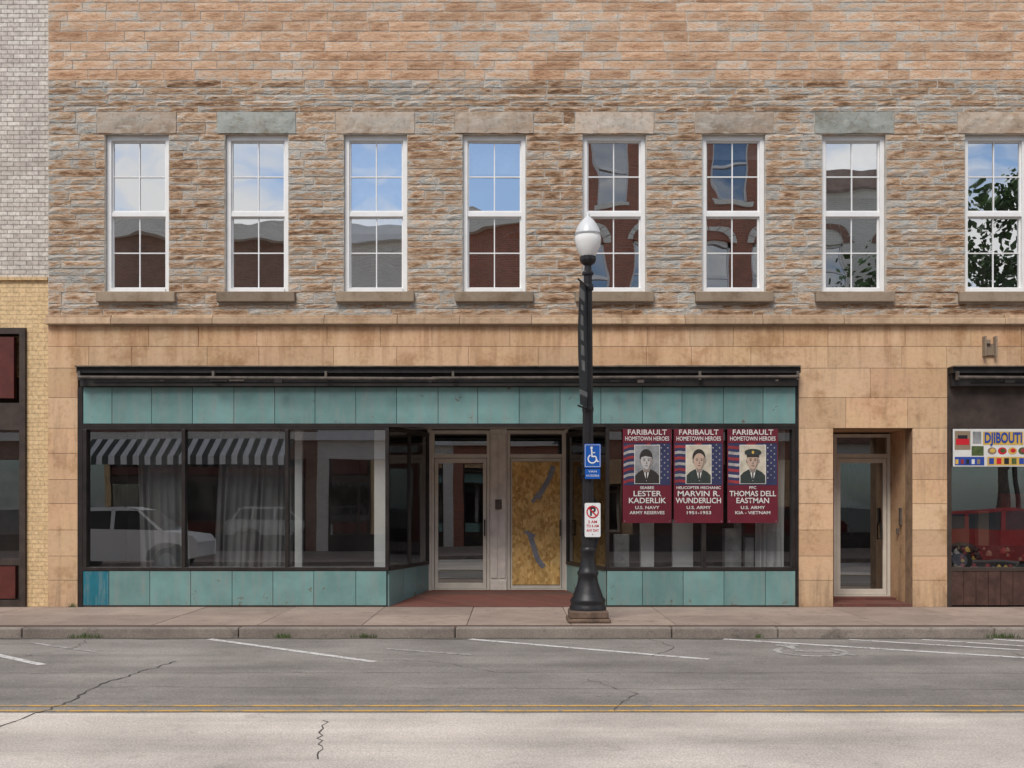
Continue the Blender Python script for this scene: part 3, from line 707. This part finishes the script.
stripe(mb,(-1.6,-4.2),(-.5,-4.75),.08,-.136); stripe(mb,(-6.4,-3.6),(-5.2,-4.5),.08,-.136)
mb.build("worn_markings",[M['lineold']])
mb=MB(); stripe(mb,(-60,-8.12),(60,-8.12),.075,-.1355); stripe(mb,(-60,-8.36),(60,-8.36),.075,-.1355); mb.build("yellow_centre_line",[M['yellow']])
mb=MB()
def crack(pts,w,step=.10,jit=.035):
    P=[]
    for p,q in zip(pts,pts[1:]):
        L=math.hypot(q[0]-p[0],q[1]-p[1]); n=max(2,int(L/step))
        for i in range(n): t=i/n; P.append((p[0]+(q[0]-p[0])*t+U(-jit,jit),p[1]+(q[1]-p[1])*t+U(-jit,jit)))
    P.append(pts[-1])
    for p,q in zip(P,P[1:]): stripe(mb,p,q,w*U(.5,1.3),-.1342+U(-.0006,.0006))
crack([(-4.25,-9.2),(-4.15,-8.0),(-4.2,-6.8),(-4.05,-5.9),(-3.95,-5.3)],.020)
crack([(6.3,-9.0),(6.1,-7.5),(6.5,-5.9),(6.2,-4.6)],.010); crack([(-12,-6.1),(-6,-6.2),(0,-6.15),(7,-6.22),(12,-6.15)],.009,.2,.03)
crack([(.9,-8.4),(1.2,-7.5),(.8,-6.6)],.007); crack([(-2,-5.0),(-.8,-5.4),(-.2,-6.1)],.007); crack([(-12,-7.2),(-4,-7.1),(3,-7.25),(12,-7.15)],.008,.2,.03)
crack([(-5.8,-3.2),(-5.6,-4.2),(-6.1,-5.2)],.008); crack([(1.9,-3.2),(2.1,-4.0),(1.7,-4.9)],.008); crack([(-1.6,-8.8),(-1.4,-10.2)],.012)
mb.build("road_cracks",[M['tar']])
mb=MB()
for cx,cy,s,n in ((-3.15,-3.08,.10,60),(-2.05,-3.06,.12,70),(-5.9,-3.08,.16,80),(3.4,-3.08,.05,25),(6.75,-3.08,.18,110),(7.3,-3.08,.08,40),(-7.3,-.05,.05,20)):
    z=-.135 if cy<-3 else 0
    for i in range(n):
        a=U(0,6.28); r=s*R(); x=cx+r*1.6*math.cos(a); y=cy+.25*r*math.sin(a); h=U(.03,.09); d=U(-.04,.04)
        mb.face([(x-.006,y,z),(x+.006,y,z),(x+d,y+U(-.02,.02),z+h)])
mb.build("gutter_weeds",[M['grass']])

# ================================================================== STREET LAMP
lx,ly=1.11,-2.2
lamp=empty("street_lamp")
mb=MB(); mb.box(lx-.31,lx+.31,ly-.31,ly+.31,.0,.06,0); mb.box(lx-.28,lx+.28,ly-.28,ly+.28,.06,.17,0); mb.build("footing",[M['cmetal']],lamp,bevel=.02)
mb=MB()
mb.lathe([(.27,.17),(.27,.21),(.255,.235),(.25,.27),(.262,.30),(.25,.33),(.225,.36),(.205,.42),(.175,.50),(.150,.58),(.140,.66),(.155,.69),(.155,.72),(.135,.75),(.12,.80),(.105,.90),(.10,1.0),(.112,1.02),(.112,1.05),(.095,1.08)],lx,ly,32,0,.03)
mb.build("base",[M['black']],lamp,smooth=True)
mb=MB(); mb.lathe([(.095,1.08),(.088,1.5),(.075,3.2),(.062,4.9),(.06,5.05),(.085,5.07),(.085,5.1),(.055,5.13),(.05,5.2),(.10,5.24),(.12,5.28),(.12,5.33),(.09,5.35)],lx,ly,24,0,.08); mb.build("fluted_shaft",[M['black']],lamp)
mb=MB(); mb.lathe([(.10,5.33),(.125,5.37),(.165,5.45),(.19,5.54),(.196,5.60),(.185,5.66)],lx,ly,32,0,.025); mb.lathe([(.19,5.665),(.175,5.72),(.14,5.79),(.09,5.86),(.05,5.90),(.03,5.92),(.035,5.94),(.02,5.97),(.001,6.0)],lx,ly,32,1,.02)
mb.lathe([(.198,5.645),(.203,5.655),(.198,5.668)],lx,ly,32,2)
mb.build("acorn_globe",[M['globe'],plain("lamp_cap",(.62,.63,.63),.3,.1,5),plain("lamp_band",(.4,.4,.4),.4,.1,5)],lamp,smooth=True)
mb=MB(); dx,dy=-.165,-.56
for z in (4.88,3.10): mb.tube((lx,ly,z),(lx+dx*1.08,ly+dy*1.08,z),.014); mb.lathe([(.08,z-.04),(.085,z),(.08,z+.04)],lx,ly,16)
mb.build("banner_arms",[M['black']],lamp)
mb=MB(); n=len(mb.v)
for j in range(25):
    for i in range(7):
        u=.12+.88*i/6; v=j/24; wv=.015*math.sin(v*5+u*2)
        mb.v.append((lx+dx*u+wv,ly+dy*u,3.12+1.74*v))
for j in range(24):
    for i in range(6):
        m=0
        if i in (2,3) and 6<j<20 and j%3: m=2
        if j in (21,22): m=2 if i>0 else 0
        if j==2: m=2
        mb.f.append((n+j*7+i,n+j*7+i+1,n+(j+1)*7+i+1,n+(j+1)*7+i)); mb.m.append(m); mb.c.append((.5,.5,.5))
mb.build("street_banner",[plain("banner_dark",(.035,.045,.05),.7,.3,6),M['tape'],plain("banner_print",(.24,.25,.24),.7,.3,9)],lamp,smooth=True)
def signbase(name,x0,x1,z0,z1,y,r=.02):
    e=empty(name); mb=MB(); cx=(x0+x1)/2
    P=[]
    for (ax,az,s) in ((x1-r,z1-r,0),(x0+r,z1-r,1),(x0+r,z0+r,2),(x1-r,z0+r,3)):
        for k in range(5):
            a=math.pi/2*(s+k/4); P.append((ax+r*math.cos(a),az+r*math.sin(a)))
    mb.face([(p[0],y,p[1]) for p in reversed(P)],0); mb.face([(p[0],y+.003,p[1]) for p in P],1)
    for (p,q) in zip(P,P[1:]+P[:1]): mb.face([(p[0],y,p[1]),(p[0],y+.003,p[1]),(q[0],y+.003,q[1]),(q[0],y,q[1])],1)
    for z in (z0+.04,z1-.04): mb.tube((cx,y-.006,z),(cx,y+.02,z),.008,8,1)
    return e,mb
sy=ly-.12
e,mb=signbase("accessible_parking_sign",1.05,1.29,2.24,2.59,sy)
yy=sy-.003; W=2
for a in ((1.06,1.065,2.255,2.575),(1.275,1.28,2.255,2.575),(1.065,1.275,2.255,2.26),(1.065,1.275,2.57,2.575)): rect(mb,*a,yy,W)
ell(mb,1.155,2.53,.018,.02,yy,W,12)
def arcz(cx,cz,r,a0,a1,w,y,m,n=16):
    for i in range(n):
        a=a0+(a1-a0)*i/n; b=a0+(a1-a0)*(i+1)/n
        mb.face([(cx+(r-w/2)*math.cos(a),y,cz+(r-w/2)*math.sin(a)),(cx+(r+w/2)*math.cos(a),y,cz+(r+w/2)*math.sin(a)),(cx+(r+w/2)*math.cos(b),y,cz+(r+w/2)*math.sin(b)),(cx+(r-w/2)*math.cos(b),y,cz+(r-w/2)*math.sin(b))],m)
arcz(1.165,2.37,.06,math.radians(115),math.radians(355),.018,yy,W)
def seg(p,q,w,y,m):
    d=Vector((q[0]-p[0],q[1]-p[1])).normalized(); nx,nz=-d.y*w/2,d.x*w/2
    mb.face([(p[0]-nx,y,p[1]-nz),(q[0]-nx,y,q[1]-nz),(q[0]+nx,y,q[1]+nz),(p[0]+nx,y,p[1]+nz)],m)
seg((1.155,2.51),(1.162,2.40),.02,yy-.001,W); seg((1.16,2.46),(1.205,2.46),.015,yy-.001,W); seg((1.16,2.405),(1.215,2.405),.02,yy-.002,W); seg((1.215,2.405),(1.238,2.33),.018,yy-.001,W); seg((1.238,2.33),(1.262,2.335),.015,yy-.002,W)
mb.box(1.06,1.28,sy,sy+.003,2.08,2.225,0)
mb.build("sign_plate",[M['blue'],M['tape'],M['signw']],e)
text("VAN",1.17,2.185,yy,.03,.12,M['signw'],e); text("ACCESSIBLE",1.17,2.125,yy,.028,.19,M['signw'],e)
e,mb=signbase("no_parking_sign",1.055,1.285,1.235,1.73,sy)
text("P",1.17,1.60,yy,.12,.085,M['ink'],e,bold=.03)
arcz(1.17,1.60,.082,0,2*math.pi,.018,yy-.002,2,24); seg((1.115,1.655),(1.225,1.545),.018,yy-.004,2)
mb.build("sign_plate",[M['signw'],M['tape'],M['signr']],e)
for s,z,w in (("2 AM",1.455,.13),("TO 6 AM",1.395,.18),("ANY DAY",1.33,.18)): text(s,1.17,z,yy,.038,w,M['signr'],e,bold=.02)
mb=MB(); 
for z in (1.3,1.66,2.15,2.3,2.5): mb.box(lx-.1,lx+.1,sy+.004,ly-.03,z-.012,z+.012)
mb.build("sign_clamps",[M['black']],lamp)

# ================================================================== OPPOSITE SIDE (seen in reflections)
def opp(name,x0,x1,h,mat,cols,fl,arch=False,trim='cbrick'):
    e=empty(name); Y=-22.0
    ops=[]; W=(x1-x0)/cols
    for f in range(fl):
        zb=5.2+f*4.0
        for c in range(cols):
            cx=x0+W*(c+.5); ops.append((cx-.6,cx+.6,zb,zb+2.4))
    mb=MB(); mbk=ops+[(x0+.4,x1-.4,-.2,3.4)]
    backing(mb,x0,x1,0,h,mbk,Y-.35,Y,0); mb.box(x0,x1,Y-10,Y-.9,0,h-.1,0)
    mb.build("walls",[M[mat]],e)
    mb=MB()
    mb.box(x0,x1,Y,Y+.35,h-.5,h+.15,0); mb.box(x0,x1,Y,Y+.2,4.1,4.4,0)
    for o in ops:
        a,b,zb,zt=o
        mb.box(a-.12,b+.12,Y,Y+.12,zb-.2,zb,0)
        if arch:
            cx=(a+b)/2
            for k in range(8):
                t0=math.pi*k/8; t1=math.pi*(k+1)/8-.03
                pts=[(cx+r*math.cos(t),zt+r*.8*math.sin(t)) for r,t in ((.6,t0),(.85,t0),(.85,t1),(.6,t1))]
                mb.face([(p[0],Y+.06,p[1]) for p in pts],0)
        else: mb.box(a-.12,b+.12,Y,Y+.08,zt,zt+.3,0)
    mb.build("trim",[M[trim]],e)
    mb=MB(); mg=MB()
    for a,b,zb,zt in ops:
        mb.box(a,a+.08,Y-.2,Y-.1,zb,zt); mb.box(b-.08,b,Y-.2,Y-.1,zb,zt); mb.box(a,b,Y-.21,Y-.1,zt-.08,zt); mb.box(a,b,Y-.21,Y-.09,(zb+zt)/2-.04,(zb+zt)/2+.04); mb.box(a,b,Y-.21,Y-.1,zb,zb+.08)
        mg.face([(b,Y-.16,zb),(a,Y-.16,zb),(a,Y-.16,zt),(b,Y-.16,zt)])
    n=int((x1-x0)/3)
    for i in range(n+1):
        x=x0+.4+(x1-x0-.8)*i/n; mb.box(x-.05,x+.05,Y-.3,Y-.1,0,3.4,1)
    mb.box(x0+.4,x1-.4,Y-.31,Y-.09,0,.6,1); mg.face([(x1-.4,Y-.2,.6),(x0+.4,Y-.2,.6),(x0+.4,Y-.2,3.4),(x1-.4,Y-.2,3.4)])
    mb.build("frames",[M['white'],M['brown']],e); mg.build("glass",[M['gopp']],e)
    return e
opp("brick_building.001",-30,-7.2,12.2,'bbrick',7,1)
opp("brick_building.002",-7.2,-2.4,12.0,'cbrick',2,1,arch=True,trim='white')
opp("brick_building.003",-2.4,2.4,12.6,'rbrick',2,1,arch=True)
opp("brick_building.004",2.4,11.0,17.0,'rbrick',4,3,arch=True)
opp("brick_building.005",11.0,15.5,14.0,'cbrick',2,2,arch=True,trim='bbrick')
opp("brick_building.006",15.5,34,8.0,'rbrick',7,1)
e=empty("shop_awning"); mb=MB()
x0,x1=-15.8,-8.0
mb.face([(x0,-20.7,3.45),(x1,-20.7,3.45),(x1,-21.98,4.25),(x0,-21.98,4.25)],0); mb.face([(x0,-20.7,3.15),(x1,-20.7,3.15),(x1,-20.7,3.45),(x0,-20.7,3.45)],0)
mb.build("awning_cloth",[M['awn']],e); mb=MB()
for x in (x0,x1): mb.tube((x,-20.7,3.45),(x,-21.98,3.3),.02)
mb.build("awning_arms",[M['black']],e)

# parked cars (across the street)
def parked(cx0,yc,paint):
    car=empty("parked_car")
    body=[(0,.45),(0,.85),(.15,1.02),(.9,1.12),(1.15,1.15),(4.0,1.2),(4.55,1.15),(4.7,.95),(4.72,.5),(4.3,.36),(4.25,.6),(4.0,.78),(3.7,.82),(3.4,.78),(3.15,.6),(3.1,.34),(1.55,.34),(1.5,.6),(1.25,.78),(.95,.82),(.65,.78),(.4,.6),(.35,.36)]
    body=[(4.72-p[0],p[1]) for p in body][::-1]
    roof=[(.35,1.16),(.62,1.66),(.95,1.76),(2.5,1.78),(2.95,1.70),(3.65,1.14)]
    mb=MB()
    A=[(cx0+p[0],yc-.92,p[1]-.14) for p in body]; B=[(cx0+p[0],yc+.92,p[1]-.14) for p in body]
    mb.face(A,0); mb.face(B[::-1],0)
    for i in range(len(body)):
        j=(i+1)%len(body); mb.face([A[i],B[i],B[j],A[j]],0)
    A=[(cx0+p[0],yc-.86+.14*(p[1]-1.15)/.6,p[1]-.14) for p in roof]; B=[(cx0+p[0],yc+.86-.14*(p[1]-1.15)/.6,p[1]-.14) for p in roof]
    mb.face(A,1); mb.face(B[::-1],1)
    for i in range(len(roof)):
        j=(i+1)%len(roof); mb.face([A[i],B[i],B[j],A[j]],1 if i in(0,4) else 0)
    for (a,b,c,d) in (((.35,1.16),(.45,1.16),(.72,1.66),(.62,1.66)),((1.15,1.16),(1.25,1.16),(1.3,1.72),(1.2,1.72)),((2.2,1.16),(2.3,1.16),(2.3,1.72),(2.2,1.72)),((3.5,1.16),(3.65,1.14),(2.95,1.70),(2.85,1.70)),((.6,1.66),(2.95,1.68),(2.5,1.78),(.95,1.76))):
        for s in (-1,1):
            mb.face([(cx0+p[0],yc+s*(.87-.14*(p[1]-1.15)/.6+.005),p[1]-.14) for p in (a,b,c,d)],0)
    for wx in (.99,3.75):
        for s in (-1,1):
            mb.tube((cx0+wx,yc+s*.70,.20),(cx0+wx,yc+s*.93,.20),.34,24,2); mb.tube((cx0+wx,yc+s*.93,.20),(cx0+wx,yc+s*.945,.20),.21,16,3)
    mb.build("car_body",[M[paint],M['carg'],M['tyre'],M['tape']],car,bevel=.02)
parked(-13.2,-12.0,'carp'); parked(11.2,-12.2,'carr')

# tree across the street
tree=empty("street_tree"); mb=MB(); tx,ty=16.0,-17.2
mb.tube((tx,ty,0),(tx+.1,ty,3.2),.24,10,0,.17)
ends=[]
for i in range(9):
    a=i*2.4; L=U(2.5,4.2); s=Vector((tx+.1,ty,2.8+i*.45)); en=s+Vector((math.cos(a)*L*.7,math.sin(a)*L*.7,L*.9)); mb.tube(s,en,.09,7,0,.03); ends.append(en)
mb.tube((tx+.1,ty,3.2),(tx,ty,10.5),.17,8,0,.04); ends.append(Vector((tx,ty,10.8))); ends.append(Vector((tx+1,ty-.5,11.8))); ends.append(Vector((tx-.8,ty-.5,9.6)))
mb.build("trunk",[M['bark']],tree)
mb=MB()
for en in ends:
    for k in range(8):
        c=en+Vector((U(-1.5,1.5),U(-1.5,1.5),U(-1.2,1.6))); r=U(.5,1.0); cc=(R(),R(),R())
        for i in range(70):
            d=Vector((random.gauss(0,1),random.gauss(0,1),random.gauss(0,.8))).normalized()*r*U(.4,1.05); p=c+d
            u=Vector((random.gauss(0,1),random.gauss(0,1),random.gauss(0,1))).normalized(); w=u.orthogonal().normalized(); s=U(.08,.15)
            mb.face([p-u*s,p+w*s*.6,p+u*s,p-w*s*.6],0,cc)
mb.build("crown",[M['leaf']],tree)

# ================================================================== CAMERA, SKY, SUN
cam=bpy.data.cameras.new("camera"); co=bpy.data.objects.new("camera",cam); COL.objects.link(co); scene.camera=co
co.location=(0,-18,1.7); co.rotation_euler=(math.pi/2,0,0); cam.sensor_width=36; cam.lens=36*1080/1024; cam.shift_y=121/1024; cam.clip_end=1000; cam.clip_start=.05
EL,AZ=math.radians(52),math.radians(203)
w=bpy.data.worlds.new("World"); scene.world=w; w.use_nodes=True; nt=w.node_tree; nt.nodes.clear()
out=nt.nodes.new('ShaderNodeOutputWorld'); bg=nt.nodes.new('ShaderNodeBackground'); sk=nt.nodes.new('ShaderNodeTexSky')
sk.sky_type='NISHITA'; sk.sun_disc=False; sk.sun_elevation=EL; sk.sun_rotation=AZ; bg.inputs[1].default_value=.15
tc=nt.nodes.new('ShaderNodeTexCoord'); mp=nt.nodes.new('ShaderNodeMapping'); mp.inputs['Scale'].default_value=(1,1,2.6); mp.inputs['Location'].default_value=(.35,.2,.1)
no=nt.nodes.new('ShaderNodeTexNoise'); no.inputs['Scale'].default_value=3.6; no.inputs['Detail'].default_value=5; no.inputs['Roughness'].default_value=.58
rp=nt.nodes.new('ShaderNodeValToRGB'); rp.color_ramp.elements[0].position=.46; rp.color_ramp.elements[1].position=.60
sc=nt.nodes.new('ShaderNodeMix'); sc.data_type='RGBA'; sc.blend_type='MULTIPLY'; sc.inputs[0].default_value=1; sc.inputs[7].default_value=(.80,.90,1,1)
mx=nt.nodes.new('ShaderNodeMix'); mx.data_type='RGBA'; mx.inputs[7].default_value=(7.8,7.7,7.6,1)
L=nt.links.new
L(tc.outputs['Generated'],mp.inputs[0]); L(mp.outputs[0],no.inputs['Vector']); L(no.outputs['Fac'],rp.inputs[0]); L(rp.outputs[0],mx.inputs[0]); L(sk.outputs[0],sc.inputs[6]); L(sc.outputs[2],mx.inputs[6]); L(mx.outputs[2],bg.inputs[0]); L(bg.outputs[0],out.inputs[0])
sun=bpy.data.lights.new("sun",'SUN'); sun.energy=2.8; sun.angle=math.radians(24); sun.color=(1,.955,.89)
so=bpy.data.objects.new("sun",sun); COL.objects.link(so)
d=Vector((math.sin(AZ)*math.cos(EL),math.cos(AZ)*math.cos(EL),math.sin(EL)))
so.rotation_euler=(-d).to_track_quat('-Z','Y').to_euler()
scene.view_settings.view_transform='Standard'; scene.view_settings.look='None'; scene.view_settings.exposure=0
